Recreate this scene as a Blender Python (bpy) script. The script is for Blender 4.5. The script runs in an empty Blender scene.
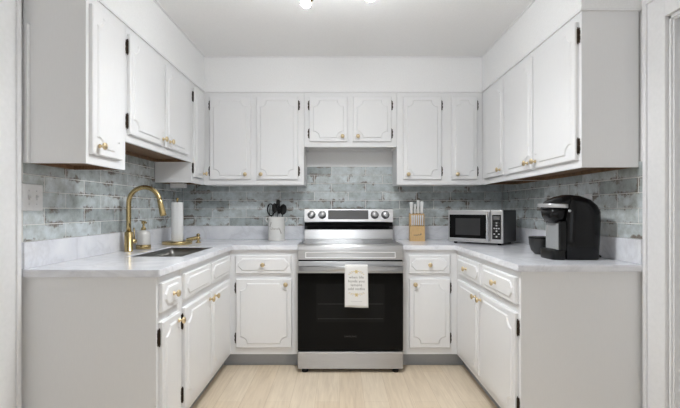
import bpy, bmesh, math, random
from math import pi, sin, cos, radians
from mathutils import Vector, Matrix

random.seed(7)
SC = bpy.context.scene
COL = SC.collection

# ------------------------------------------------------------------ camera, world, light, exposure
cam_d = bpy.data.cameras.new('camera')
cam = bpy.data.objects.new('camera', cam_d)
COL.objects.link(cam)
cam.location = (0, 0, 1.17)
cam.rotation_euler = (pi / 2, 0, 0)
cam_d.sensor_width = 36.0
cam_d.lens = 36.0 * 410.0 / 680.0
cam_d.shift_x = 0.3 / 680
cam_d.shift_y = 5.9 / 680
cam_d.clip_start = 0.02
SC.camera = cam

SC.view_settings.view_transform = 'Standard'
SC.view_settings.look = 'None'
SC.view_settings.gamma = 1.0
SC.view_settings.use_curve_mapping = False
SC.view_settings.exposure = 0.13

world = bpy.data.worlds.new('daylight')
SC.world = world
world.use_nodes = True
world.node_tree.nodes['Background'].inputs[0].default_value = (0.85, 0.92, 1.0, 1)
world.node_tree.nodes['Background'].inputs[1].default_value = 1.0

BULB_STRENGTH = 215.0
DOWN_FILL_STRENGTH = 330.0  # added glow in the ceiling fixture, fills the lower cabinets
WINDOW_FILL_POWER = 8.0

wl = bpy.data.lights.new('window_fill', 'AREA')  # added fill light behind the camera, set just inside the added window
wl.shape = 'RECTANGLE'
wl.size = 2.2
wl.size_y = 1.5
wl.energy = WINDOW_FILL_POWER
wl.color = (0.96, 0.98, 1.0)
wlo = bpy.data.objects.new('window_fill', wl)
COL.objects.link(wlo)
wlo.location = (0.03, -1.66, 1.45)
wlo.rotation_euler = (pi / 2, 0, 0)      # shines along +y, into the room
wlo.rotation_euler = (-pi / 2, 0, pi)

# ------------------------------------------------------------------ materials
def new_mat(name):
    m = bpy.data.materials.new(name)
    m.use_nodes = True
    nt = m.node_tree
    return m, nt, nt.nodes['Principled BSDF']

def plain(name, col, rough=0.5, metal=0.0, bump=0.0, bscale=60.0, coat=0.0, var=0.03, stretch=(1, 1, 1)):
    m, nt, b = new_mat(name)
    N, L = nt.nodes, nt.links
    b.inputs['Roughness'].default_value = rough
    b.inputs['Metallic'].default_value = metal
    if coat:
        b.inputs['Coat Weight'].default_value = coat
        b.inputs['Coat Roughness'].default_value = 0.05
    tc = N.new('ShaderNodeTexCoord')
    mp = N.new('ShaderNodeMapping')
    mp.inputs['Scale'].default_value = stretch
    L.new(tc.outputs['Object'], mp.inputs['Vector'])
    nz = N.new('ShaderNodeTexNoise')
    nz.inputs['Scale'].default_value = bscale
    nz.inputs['Detail'].default_value = 4
    L.new(mp.outputs[0], nz.inputs['Vector'])
    r = N.new('ShaderNodeValToRGB')
    r.color_ramp.elements[0].position = 0.25
    r.color_ramp.elements[1].position = 0.75
    r.color_ramp.elements[0].color = [c * (1 - var) for c in col] + [1]
    r.color_ramp.elements[1].color = [min(1, c * (1 + var)) for c in col] + [1]
    L.new(nz.outputs['Fac'], r.inputs['Fac'])
    L.new(r.outputs['Color'], b.inputs['Base Color'])
    if bump:
        bp = N.new('ShaderNodeBump')
        bp.inputs['Strength'].default_value = bump
        bp.inputs['Distance'].default_value = 0.002
        L.new(nz.outputs['Fac'], bp.inputs['Height'])
        L.new(bp.outputs['Normal'], b.inputs['Normal'])
    return m

M = {}
M['wall'] = plain('white_wall_paint', (0.90, 0.90, 0.90), 0.7, bump=0.03, bscale=120)
M['ceil'] = plain('white_ceiling_paint', (0.93, 0.93, 0.93), 0.85, bump=0.1, bscale=150)
M['cab'] = plain('white_cabinet_paint', (0.845, 0.845, 0.85), 0.42, bump=0.05, bscale=40, stretch=(6, 6, 0.6), var=0.012)
M['trim'] = plain('white_trim_paint', (0.84, 0.84, 0.845), 0.4, bump=0.015, bscale=50)
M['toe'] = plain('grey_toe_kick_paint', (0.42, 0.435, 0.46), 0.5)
M['wood_dark'] = plain('bare_brown_wood', (0.20, 0.115, 0.06), 0.6, bscale=30, var=0.35, stretch=(1, 8, 1))
M['brass'] = plain('brushed_brass', (0.50, 0.385, 0.19), 0.27, 1.0, var=0.06)
M['knob'] = plain('pale_brass_knob', (0.72, 0.58, 0.36), 0.28, 1.0, var=0.05)
M['hinge'] = plain('antique_bronze', (0.045, 0.03, 0.02), 0.4, 0.6, bscale=90, var=0.7)
M['steel'] = plain('brushed_stainless', (0.47, 0.47, 0.475), 0.34, 1.0, bump=0.03, bscale=200, stretch=(0.05, 1, 1), var=0.05)
M['steel2'] = plain('satin_stainless', (0.58, 0.58, 0.585), 0.33, 1.0, var=0.03)
M['chrome'] = plain('polished_steel', (0.75, 0.75, 0.75), 0.1, 1.0)
M['blackglass'] = plain('black_glass', (0.006, 0.006, 0.006), 0.05)
M['blackglass'].node_tree.nodes['Principled BSDF'].inputs['Specular IOR Level'].default_value = 0.08
M['ovenwin'] = plain('smoked_oven_window', (0.011, 0.011, 0.011), 0.08)
M['ovenwin'].node_tree.nodes['Principled BSDF'].inputs['Specular IOR Level'].default_value = 0.08
M['sinksteel'] = plain('brushed_sink_steel', (0.36, 0.35, 0.335), 0.3, 1.0, var=0.05)
M['bandglass'] = plain('glossy_black_band', (0.008, 0.008, 0.008), 0.08)
M['bandglass'].node_tree.nodes['Principled BSDF'].inputs['Specular IOR Level'].default_value = 0.9
M['bead'] = plain('painted_glint_bead', (0.85, 0.85, 0.85), 0.45, 0.3)  # pale colour stands in for the bead's reflected glint
M['display'] = plain('grey_display_glass', (0.18, 0.18, 0.185), 0.14, 0.6)
M['black'] = plain('black_plastic', (0.008, 0.008, 0.008), 0.3, bump=0.02, bscale=300)
M['black'].node_tree.nodes['Principled BSDF'].inputs['Specular IOR Level'].default_value = 0.25
M['blackgloss'] = plain('glossy_black_plastic', (0.005, 0.005, 0.0055), 0.16)
M['blackgloss'].node_tree.nodes['Principled BSDF'].inputs['Specular IOR Level'].default_value = 0.25
M['darkgrey'] = plain('charcoal_plastic', (0.022, 0.022, 0.023), 0.35)
M['greyclear'] = plain('grey_translucent_plastic', (0.30, 0.31, 0.315), 0.2)
M['silver'] = plain('silver_plastic', (0.62, 0.62, 0.63), 0.28, 0.7)
M['rack'] = plain('dim_rack_wire', (0.024, 0.024, 0.024), 0.4)
M['ceramic'] = plain('cream_white_ceramic', (0.80, 0.79, 0.76), 0.25, var=0.015)
M['ink'] = plain('grey_ink', (0.16, 0.15, 0.14), 0.8)
M['script'] = plain('faded_brown_ink', (0.33, 0.30, 0.26), 0.8)
M['inkdim'] = plain('pale_grey_ink', (0.50, 0.49, 0.50), 0.8)
M['gold_ink'] = plain('mustard_ink', (0.62, 0.48, 0.18), 0.8)
M['logo_dim'] = plain('dim_grey_logo', (0.05, 0.05, 0.05), 0.4)
M['paper'] = plain('white_paper_towel', (0.84, 0.84, 0.83), 0.9, bump=0.25, bscale=160)
M['cloth'] = plain('white_cotton', (0.80, 0.79, 0.77), 0.95, bump=0.3, bscale=500)
M['blockwood'] = plain('light_beech_wood', (0.62, 0.41, 0.19), 0.45, bscale=25, var=0.14, stretch=(8, 8, 1))
M['knifewhite'] = plain('white_knife_handle', (0.80, 0.80, 0.79), 0.3)
M['plate_white'] = plain('white_switch_plastic', (0.80, 0.80, 0.80), 0.35)
M['slot'] = plain('dark_slot', (0.06, 0.06, 0.06), 0.6)
M['doorpaint'] = plain('white_door_paint', (0.72, 0.72, 0.72), 0.45)
M['caulk'] = plain('mid_grey_caulk', (0.62, 0.62, 0.62), 0.8)  # plain mid grey, used on toggle slots and the lens

def glass_mat():
    m, nt, b = new_mat('window_glass')
    b.inputs['Transmission Weight'].default_value = 1.0
    b.inputs['Roughness'].default_value = 0.0
    b.inputs['IOR'].default_value = 1.05
    return m
M['glass'] = glass_mat()

def brushed(name):
    nt = M[name].node_tree
    b = nt.nodes['Principled BSDF']
    t = nt.nodes.new('ShaderNodeTangent')
    t.direction_type = 'RADIAL'; t.axis = 'Z'
    nt.links.new(t.outputs[0], b.inputs['Tangent'])
    b.inputs['Anisotropic'].default_value = 0.9
    b.inputs['Anisotropic Rotation'].default_value = 0.25
brushed('steel')

def smoke_mat():
    m, nt, b = new_mat('smoky_clear_plastic')
    b.inputs['Base Color'].default_value = (0.55, 0.57, 0.58, 1)
    b.inputs['Transmission Weight'].default_value = 0.75
    b.inputs['Roughness'].default_value = 0.08
    b.inputs['IOR'].default_value = 1.2
    return m
M['smoke'] = smoke_mat()

def bulb_mat():
    m, nt, b = new_mat('lit_bulb_glass')
    b.inputs['Base Color'].default_value = (1, 1, 1, 1)
    b.inputs['Emission Color'].default_value = (0.94, 0.972, 1.0, 1)
    b.inputs['Emission Strength'].default_value = BULB_STRENGTH
    return m
M['bulb'] = bulb_mat()
def down_fill_mat():
    m, nt, b = new_mat('down_fill_glow')
    b.inputs['Base Color'].default_value = (1, 1, 1, 1)
    b.inputs['Emission Color'].default_value = (0.94, 0.972, 1.0, 1)
    b.inputs['Emission Strength'].default_value = DOWN_FILL_STRENGTH
    return m
M['down_fill'] = down_fill_mat()

def marble():
    m, nt, b = new_mat('white_veined_quartz')
    N, L = nt.nodes, nt.links
    b.inputs['Roughness'].default_value = 0.16
    b.inputs['Specular IOR Level'].default_value = 0.22
    tc = N.new('ShaderNodeTexCoord')
    n1 = N.new('ShaderNodeTexNoise')
    n1.inputs['Scale'].default_value = 2.6
    n1.inputs['Detail'].default_value = 8
    n1.inputs['Roughness'].default_value = 0.62
    n1.inputs['Distortion'].default_value = 1.2
    L.new(tc.outputs['Object'], n1.inputs['Vector'])
    # veins: where the noise crosses one half
    s = N.new('ShaderNodeMath'); s.operation = 'SUBTRACT'; s.inputs[1].default_value = 0.5
    a = N.new('ShaderNodeMath'); a.operation = 'ABSOLUTE'
    L.new(n1.outputs['Fac'], s.inputs[0]); L.new(s.outputs[0], a.inputs[0])
    r = N.new('ShaderNodeValToRGB')
    e = r.color_ramp.elements
    e[0].position = 0.0; e[0].color = (0.775, 0.78, 0.81, 1)
    e[1].position = 0.04; e[1].color = (0.85, 0.86, 0.895, 1)
    x = e.new(0.12); x.color = (0.89, 0.895, 0.92, 1)
    L.new(a.outputs[0], r.inputs['Fac'])
    n2 = N.new('ShaderNodeTexNoise')
    n2.inputs['Scale'].default_value = 9
    n2.inputs['Detail'].default_value = 5
    L.new(tc.outputs['Object'], n2.inputs['Vector'])
    r2 = N.new('ShaderNodeValToRGB')
    r2.color_ramp.elements[0].position = 0.3; r2.color_ramp.elements[0].color = (0.92, 0.92, 0.935, 1)
    r2.color_ramp.elements[1].position = 0.65; r2.color_ramp.elements[1].color = (1, 1, 1, 1)
    L.new(n2.outputs['Fac'], r2.inputs['Fac'])
    mx = N.new('ShaderNodeMix'); mx.data_type = 'RGBA'; mx.blend_type = 'MULTIPLY'
    mx.inputs['Factor'].default_value = 1.0
    L.new(r.outputs['Color'], mx.inputs['A']); L.new(r2.outputs['Color'], mx.inputs['B'])
    L.new(mx.outputs['Result'], b.inputs['Base Color'])
    return m
M['marble'] = marble()

def floor_mat():
    m, nt, b = new_mat('light_oak_planks')
    N, L = nt.nodes, nt.links
    b.inputs['Roughness'].default_value = 0.42
    tc = N.new('ShaderNodeTexCoord')
    rot = N.new('ShaderNodeMapping')
    rot.inputs['Rotation'].default_value = (0, 0, pi / 2)
    L.new(tc.outputs['Object'], rot.inputs['Vector'])
    br = N.new('ShaderNodeTexBrick')
    br.offset = 0.37
    br.inputs['Scale'].default_value = 1.0
    br.inputs['Brick Width'].default_value = 1.25
    br.inputs['Row Height'].default_value = 0.15
    br.inputs['Mortar Size'].default_value = 0.0012
    br.inputs['Mortar Smooth'].default_value = 0.2
    br.inputs['Bias'].default_value = 0.0
    br.inputs['Color1'].default_value = (0.75, 0.625, 0.475, 1)
    br.inputs['Color2'].default_value = (0.80, 0.685, 0.54, 1)
    br.inputs['Mortar'].default_value = (0.60, 0.48, 0.35, 1)
    L.new(rot.outputs[0], br.inputs['Vector'])
    mp = N.new('ShaderNodeMapping')
    mp.inputs['Scale'].default_value = (14, 1.1, 1)
    L.new(tc.outputs['Object'], mp.inputs['Vector'])
    nz = N.new('ShaderNodeTexNoise')
    nz.inputs['Scale'].default_value = 3.0
    nz.inputs['Detail'].default_value = 7
    nz.inputs['Distortion'].default_value = 0.9
    L.new(mp.outputs[0], nz.inputs['Vector'])
    r = N.new('ShaderNodeValToRGB')
    r.color_ramp.elements[0].position = 0.3; r.color_ramp.elements[0].color = (0.90, 0.875, 0.84, 1)
    r.color_ramp.elements[1].position = 0.68; r.color_ramp.elements[1].color = (1.06, 1.06, 1.05, 1)
    L.new(nz.outputs['Fac'], r.inputs['Fac'])
    mx = N.new('ShaderNodeMix'); mx.data_type = 'RGBA'; mx.blend_type = 'MULTIPLY'
    mx.inputs['Factor'].default_value = 1.0
    L.new(br.outputs['Color'], mx.inputs['A']); L.new(r.outputs['Color'], mx.inputs['B'])
    L.new(mx.outputs['Result'], b.inputs['Base Color'])
    return m
M['floor'] = floor_mat()

def tile_mat():
    m, nt, b = new_mat('blue_grey_glazed_tile')
    N, L = nt.nodes, nt.links
    b.inputs['Roughness'].default_value = 0.17
    geo = N.new('ShaderNodeNewGeometry')
    tc = N.new('ShaderNodeTexCoord')
    r = N.new('ShaderNodeValToRGB')
    e = r.color_ramp.elements
    e[0].position = 0.0; e[0].color = (0.39, 0.43, 0.44, 1)
    e[1].position = 1.0; e[1].color = (0.64, 0.69, 0.71, 1)
    x = e.new(0.5); x.color = (0.53, 0.58, 0.595, 1)
    L.new(geo.outputs['Random Per Island'], r.inputs['Fac'])
    # mottled glaze
    n1 = N.new('ShaderNodeTexNoise')
    n1.inputs['Scale'].default_value = 16
    n1.inputs['Detail'].default_value = 7
    n1.inputs['Roughness'].default_value = 0.65
    L.new(tc.outputs['Object'], n1.inputs['Vector'])
    r1 = N.new('ShaderNodeValToRGB')
    r1.color_ramp.elements[0].position = 0.3; r1.color_ramp.elements[0].color = (0.66, 0.655, 0.61, 1)
    r1.color_ramp.elements[1].position = 0.66; r1.color_ramp.elements[1].color = (1.14, 1.14, 1.14, 1)
    L.new(n1.outputs['Fac'], r1.inputs['Fac'])
    mx = N.new('ShaderNodeMix'); mx.data_type = 'RGBA'; mx.blend_type = 'MULTIPLY'
    mx.inputs['Factor'].default_value = 1.0
    L.new(r.outputs['Color'], mx.inputs['A']); L.new(r1.outputs['Color'], mx.inputs['B'])
    # rust worn through the glaze near tile edges
    uv = N.new('ShaderNodeUVMap')
    sp = N.new('ShaderNodeSeparateXYZ')
    L.new(uv.outputs['UV'], sp.inputs[0])
    def edge(sock, k):
        s = N.new('ShaderNodeMath'); s.operation = 'SUBTRACT'; s.inputs[1].default_value = 0.5
        L.new(sock, s.inputs[0])
        a = N.new('ShaderNodeMath'); a.operation = 'ABSOLUTE'; L.new(s.outputs[0], a.inputs[0])
        q = N.new('ShaderNodeMath'); q.operation = 'SUBTRACT'; q.inputs[0].default_value = 0.5
        L.new(a.outputs[0], q.inputs[1])
        w = N.new('ShaderNodeMath'); w.operation = 'MULTIPLY'; w.inputs[1].default_value = k
        L.new(q.outputs[0], w.inputs[0])
        return w.outputs[0]
    mn = N.new('ShaderNodeMath'); mn.operation = 'MINIMUM'
    L.new(edge(sp.outputs[0], 0.304), mn.inputs[0]); L.new(edge(sp.outputs[1], 0.0755), mn.inputs[1])
    ed = N.new('ShaderNodeMapRange')
    ed.inputs['From Min'].default_value = 0.0; ed.inputs['From Max'].default_value = 0.038
    ed.inputs['To Min'].default_value = 0.155; ed.inputs['To Max'].default_value = -0.02
    L.new(mn.outputs[0], ed.inputs['Value'])
    n2 = N.new('ShaderNodeTexNoise')
    n2.inputs['Scale'].default_value = 7.5
    n2.inputs['Detail'].default_value = 9
    n2.inputs['Roughness'].default_value = 0.72
    L.new(tc.outputs['Object'], n2.inputs['Vector'])
    ad = N.new('ShaderNodeMath'); ad.operation = 'ADD'
    L.new(n2.outputs['Fac'], ad.inputs[0]); L.new(ed.outputs[0], ad.inputs[1])
    rr = N.new('ShaderNodeMapRange')
    rr.inputs['From Min'].default_value = 0.645; rr.inputs['From Max'].default_value = 0.715
    L.new(ad.outputs[0], rr.inputs['Value'])
    mm = N.new('ShaderNodeMath'); mm.operation = 'MULTIPLY'; mm.inputs[1].default_value = 0.8
    L.new(rr.outputs[0], mm.inputs[0])
    m2 = N.new('ShaderNodeMix'); m2.data_type = 'RGBA'
    L.new(mm.outputs[0], m2.inputs['Factor'])
    L.new(mx.outputs['Result'], m2.inputs['A'])
    m2.inputs['B'].default_value = (0.15, 0.105, 0.07, 1)
    L.new(m2.outputs['Result'], b.inputs['Base Color'])
    bp = N.new('ShaderNodeBump')
    bp.inputs['Strength'].default_value = 0.18
    bp.inputs['Distance'].default_value = 0.002
    L.new(n1.outputs['Fac'], bp.inputs['Height'])
    L.new(bp.outputs['Normal'], b.inputs['Normal'])
    return m
M['tile'] = tile_mat()
M['grout'] = plain('pale_grout', (0.80, 0.80, 0.78), 0.85)

# ------------------------------------------------------------------ mesh helpers
class MB:
    """collects shapes; build() links them as one mesh object"""
    def __init__(s):
        s.bm = bmesh.new()
    def box(s, x0, x1, y0, y1, z0, z1, bev=0.0, seg=2, mat=0):
        t = bmesh.new()
        bmesh.ops.create_cube(t, size=1)
        for v in t.verts:
            v.co = Vector(((x0 + x1) / 2 + v.co.x * (x1 - x0), (y0 + y1) / 2 + v.co.y * (y1 - y0), (z0 + z1) / 2 + v.co.z * (z1 - z0)))
        if bev:
            bmesh.ops.bevel(t, geom=t.edges[:], offset=bev, segments=seg, affect='EDGES', profile=0.6)
        s.merge(t, mat=mat)
        return s
    def merge(s, t, mat=0, smooth=None, mtx=None):
        mp = {}
        for v in t.verts:
            mp[v] = s.bm.verts.new(mtx @ v.co if mtx else v.co)
        for f in t.faces:
            try:
                n = s.bm.faces.new([mp[v] for v in f.verts])
                n.material_index = mat
                n.smooth = f.smooth if smooth is None else smooth
            except ValueError:
                pass
        t.free()
    def face(s, pts, mat=0, smooth=False):
        f = s.bm.faces.new([s.bm.verts.new(p) for p in pts])
        f.material_index = mat; f.smooth = smooth
        return f
    def loft(s, rings, cap0=True, cap1=True, smooth=True, mat=0, closed=True):
        """rings: lists of points with equal length"""
        R = [[s.bm.verts.new(p) for p in r] for r in rings]
        n = len(R[0])
        for a, b in zip(R, R[1:]):
            for i in range(n if closed else n - 1):
                j = (i + 1) % n
                f = s.bm.faces.new((a[i], a[j], b[j], b[i]))
                f.smooth = smooth; f.material_index = mat
        if cap0:
            f = s.bm.faces.new(R[0][::-1]); f.material_index = mat
        if cap1:
            f = s.bm.faces.new(R[-1]); f.material_index = mat
        return s
    def lathe(s, prof, org=(0, 0, 0), axis=(0, 0, 1), n=24, mat=0, smooth=True):
        """prof: (radius, height) pairs along the axis"""
        q = Vector((0, 0, 1)).rotation_difference(Vector(axis).normalized())
        o = Vector(org)
        rings = []
        for r, h in prof:
            rings.append([o + q @ Vector((max(r, 1e-4) * cos(2 * pi * i / n), max(r, 1e-4) * sin(2 * pi * i / n), h)) for i in range(n)])
        return s.loft(rings, smooth=smooth, mat=mat)
    def tube(s, path, rad, n=12, mat=0, sx=1.0):
        """round tube along a path; rad is one number or one per point"""
        P = [Vector(p) for p in path]
        R = rad if isinstance(rad, (list, tuple)) else [rad] * len(P)
        up = None
        rings = []
        for i, p in enumerate(P):
            t = (P[min(i + 1, len(P) - 1)] - P[max(i - 1, 0)]).normalized()
            if up is None:
                up = Vector((0, 0, 1)) if abs(t.z) < 0.9 else Vector((0, 1, 0))
            a = t.cross(up)
            if a.length < 1e-5:
                a = t.orthogonal()
            a.normalize()
            b = a.cross(t).normalized()
            up = b
            rings.append([p + (a * cos(2 * pi * k / n) * sx + b * sin(2 * pi * k / n)) * R[i] for k in range(n)])
        return s.loft(rings, mat=mat)
    def prism(s, outline, y0, y1, bev=0.0, mat=0):
        """outline (x, z) counter-clockwise seen from the front (-y); back at y1, front at y0, front edge sloped by bev"""
        n = len(outline)
        def inset(d):
            out = []
            for i in range(n):
                p, c, q = Vector(outline[i - 1]), Vector(outline[i]), Vector(outline[(i + 1) % n])
                e1, e2 = (c - p).normalized(), (q - c).normalized()
                n1, n2 = Vector((-e1.y, e1.x)), Vector((-e2.y, e2.x))
                k = 1 + n1.dot(n2)
                m = (n1 + n2) / max(k, 0.35)
                out.append(c + m * d)
            return out
        rings = [[(p[0], y1, p[1]) for p in outline]]
        if bev:
            rings.append([(p[0], y0 + min(bev, (y1 - y0)) * 0.999, p[1]) for p in outline])
            rings.append([(p.x, y0, p.y) for p in inset(bev)])
        else:
            rings.append([(p[0], y0, p[1]) for p in outline])
        return s.loft(rings, smooth=False, mat=mat)
    def build(s, name, mats, parent=None, loc=None, rot=None, doubles=0):
        bmesh.ops.recalc_face_normals(s.bm, faces=s.bm.faces[:])
        me = bpy.data.meshes.new(name)
        s.bm.to_mesh(me); s.bm.free()
        for m in (mats if isinstance(mats, (list, tuple)) else [mats]):
            me.materials.append(M[m])
        return link(name, me, parent, loc, rot)

def link(name, me, parent=None, loc=None, rot=None):
    o = bpy.data.objects.new(name, me)
    COL.objects.link(o)
    if parent is not None:
        o.parent = parent
    if loc is not None: o.location = loc
    if rot is not None: o.rotation_euler = rot
    return o

def tag(o, label=None, cat=None, group=None, kind=None):
    if label: o['label'] = label
    if cat: o['category'] = cat
    if group: o['group'] = group
    if kind: o['kind'] = kind
    return o

def thing(name, label, cat, loc=(0, 0, 0), rz=0.0, group=None):
    o = link(name, None, None, loc, (0, 0, rz))
    return tag(o, label, cat, group)

def struct(name, mb, mats, parent=None):
    o = mb.build(name, mats, parent)
    if parent is None:
        o['kind'] = 'structure'
    return o

def text_verts(body, size, mapper, name, mat, parent, align='CENTER', spacing=1.0, sx=1.0):
    """text as mesh; mapper turns flat (x, y) into a 3-D point"""
    cu = bpy.data.curves.new('lettering', 'FONT')
    cu.body = body; cu.size = size; cu.align_x = align; cu.align_y = 'CENTER'
    cu.space_character = spacing
    cu.resolution_u = 3
    to = bpy.data.objects.new('lettering', cu)
    COL.objects.link(to)
    dg = bpy.context.evaluated_depsgraph_get()
    dg.update()
    me = bpy.data.meshes.new_from_object(to.evaluated_get(dg))
    bpy.data.objects.remove(to)
    for v in me.vertices:
        v.co = mapper(v.co.x * sx, v.co.y)
    me.materials.clear(); me.materials.append(M[mat])
    me.name = name
    return link(name, me, parent)

def rrect(x0, x1, z0, z1, r, n=5):
    """rounded rectangle outline, counter-clockwise"""
    pts = []
    for cx, cz, a0 in ((x1 - r, z0 + r, -90), (x1 - r, z1 - r, 0), (x0 + r, z1 - r, 90), (x0 + r, z0 + r, 180)):
        for i in range(n + 1):
            a = radians(a0 + 90 * i / n)
            pts.append((cx + r * cos(a), cz + r * sin(a)))
    return pts

# ------------------------------------------------------------------ room numbers (metres)
WL, WR, YB = -1.404, 1.461, 3.666         # left wall, right wall, back wall
YF = -1.75                                # wall behind the camera
ZC, ZS, ZU = 2.43, 2.135, 1.377           # ceiling, soffit bottom, upper cabinet bottom
XUL, XUR, YU = -1.118, 1.1746, 3.378      # faces of the upper cabinets
XBL, XBR, YBASE = -0.809, 0.868, 3.03     # faces of the base cabinets
ZCT, ZCB = 0.909, 0.876                   # worktop top, underside
TOE = 0.104

# ------------------------------------------------------------------ structure
struct('floor', MB().box(WL - 0.12, WR + 0.12, YF - 0.12, YB + 0.12, -0.05, 0), 'floor')
struct('ceiling', MB().box(WL - 0.12, WR + 0.12, YF - 0.12, YB + 0.12, ZC, ZC + 0.06), 'ceil')

wall_back = struct('wall_back', MB().box(WL - 0.12, WR + 0.12, YB, YB + 0.12, 0, ZC), 'wall')
DL0, DL1 = 0.80, 1.615       # left doorway along y
DR0, DR1 = 0.99, 1.815       # right doorway along y
DH = 2.025
wall_left = struct('wall_left', MB().box(WL - 0.12, WL, DL1, YB, 0, ZC).box(WL - 0.12, WL, YF, DL0, 0, ZC).box(WL - 0.12, WL, DL0, DL1, DH, ZC), 'wall')
wall_right = struct('wall_right', MB().box(WR, WR + 0.12, DR1, YB, 0, ZC).box(WR, WR + 0.12, YF, DR0, 0, ZC).box(WR, WR + 0.12, DR0, DR1, DH, ZC), 'wall')
# wall behind the camera with a wide window added to go with the fill light
WX0, WX1, WZ0, WZ1 = -1.05, 1.10, 0.75, 2.15
struct('wall_front', MB().box(WL, WX0, YF - 0.12, YF, 0, ZC).box(WX1, WR, YF - 0.12, YF, 0, ZC)
       .box(WX0, WX1, YF - 0.12, YF, 0, WZ0).box(WX0, WX1, YF - 0.12, YF, WZ1, ZC), 'wall')
w = MB()
for a, b in ((WX0, WX0 + 0.05), (WX1 - 0.05, WX1), (0.0, 0.05)):
    w.box(a, b, YF - 0.10, YF - 0.04, WZ0, WZ1)
w.box(WX0, WX1, YF - 0.10, YF - 0.04, WZ0, WZ0 + 0.05).box(WX0, WX1, YF - 0.10, YF - 0.04, WZ1 - 0.05, WZ1)
win = struct('added_window_1', w, 'trim')
MB().box(WX0 + 0.05, 0.0, YF - 0.075, YF - 0.07, WZ0 + 0.05, WZ1 - 0.05).build('pane', 'glass', win)
MB().box(0.05, WX1 - 0.05, YF - 0.075, YF - 0.07, WZ0 + 0.05, WZ1 - 0.05).build('pane', 'glass', win)

# soffit (boxed-in bulkhead) above the upper cabinets
LEND, REND = 1.806, 1.99                  # near ends of the upper cabinets
so = MB()
so.box(WL, XUL + 0.004, LEND - 0.004, YB, ZS, ZC)
so.box(XUR - 0.004, WR, REND - 0.004, YB, ZS, ZC)
so.box(XUL + 0.004, XUR - 0.004, YU - 0.004, YB, ZS, ZC)
struct('wall_soffit', so, 'wall')
# small bead along the bottom of the soffit and a fine bead at the ceiling
q = MB()
q.box(XUL + 0.004, XUL + 0.009, LEND - 0.009, YU - 0.004, ZS, ZS + 0.012)
q.box(XUR - 0.009, XUR - 0.004, REND - 0.009, YU - 0.004, ZS, ZS + 0.012)
q.box(XUL + 0.009, XUR - 0.009, YU - 0.009, YU - 0.004, ZS, ZS + 0.012)
q.box(XUR - 0.004, WR, REND - 0.009, REND - 0.004, ZS, ZS + 0.012)
struct('trim_1', q, 'trim')
q = MB()
q.box(XUL + 0.004, XUL + 0.012, LEND, YU - 0.004, ZC - 0.008, ZC)
q.box(XUR - 0.012, XUR - 0.004, REND, YU - 0.004, ZC - 0.008, ZC)
q.box(XUL + 0.012, XUR - 0.012, YU - 0.012, YU - 0.004, ZC - 0.008, ZC)
struct('trim_2', q, 'trim')

def door_casing(name, sgn, xw, y0, y1, far_w):
    """casing round a doorway in a side wall; sgn: direction into the room"""
    q = MB()
    t = 0.018
    def bx(ya, yb, za, zb, th, bev=0.003):
        a, b = sorted((xw, xw + sgn * th))
        q.box(a, b, ya, yb, za, zb, bev)
    top = DH + far_w
    bx(y1 + 0.004, y1 + far_w - 0.022, 0, top - 0.022, t)
    bx(y1 + far_w - 0.022, y1 + far_w, 0, top, t + 0.008)
    bx(y0 - far_w + 0.022, y0 - 0.004, 0, top - 0.022, t)
    bx(y0 - far_w, y0 - far_w + 0.022, 0, top, t + 0.008)
    bx(y0 - 0.004, y1 + 0.004, DH + 0.004, top - 0.022, t)
    bx(y0 - far_w + 0.022, y1 + far_w - 0.022, top - 0.022, top, t + 0.008)
    # jambs and stops lining the opening
    a, b = sorted((xw - sgn * 0.12, xw + sgn * 0.004))
    q.box(a, b, y1 - 0.012, y1, 0, DH)
    q.box(a, b, y0, y0 + 0.012, 0, DH)
    q.box(a, b, y0, y1, DH - 0.012, DH)
    a, b = sorted((xw - sgn * 0.012, xw - sgn * 0.004))
    q.box(a, b, y1 - 0.020, y1 - 0.012, 0, DH - 0.012, 0.002)
    q.box(a, b, y0 + 0.012, y1 - 0.012, DH - 0.020, DH - 0.012, 0.002)
    return struct(name, q, 'trim')
door_casing('trim_3', 1, WL, DL0, DL1, 0.162)
door_casing('trim_4', -1, WR, DR0, DR1, 0.130)

def slab_door(name, x0, x1, y0, y1, face):
    q = MB().box(x0, x1, y0, y1, 0.006, DH - 0.015)
    d = struct(name, q, 'doorpaint')
    k = MB()
    kx = x1 if face > 0 else x0
    k.lathe([(0.026, 0.001), (0.026, 0.008), (0.010, 0.012), (0.010, 0.035), (0.024, 0.042), (0.029, 0.055), (0.022, 0.066), (0.002, 0.070)], (kx, y0 + 0.07, 0.98), (face, 0, 0))
    k.build('door_knob', 'knob', d)
slab_door('door_1', WL - 0.118, WL - 0.08, DL0 + 0.014, DL1 - 0.014, 1)
slab_door('door_2', WR + 0.08, WR + 0.118, DR0 + 0.014, DR1 - 0.014, -1)

bb = MB().box(WL, WL + 0.012, YF, DL0 - 0.17, 0, 0.10, 0.002)
struct('baseboard_left', bb, 'trim')
struct('baseboard_right', MB().box(WR - 0.012, WR, YF, DR0 - 0.135, 0, 0.10, 0.002), 'trim')
struct('baseboard_front', MB().box(WL + 0.014, WR - 0.014, YF, YF + 0.012, 0, 0.10, 0.002), 'trim')

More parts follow.
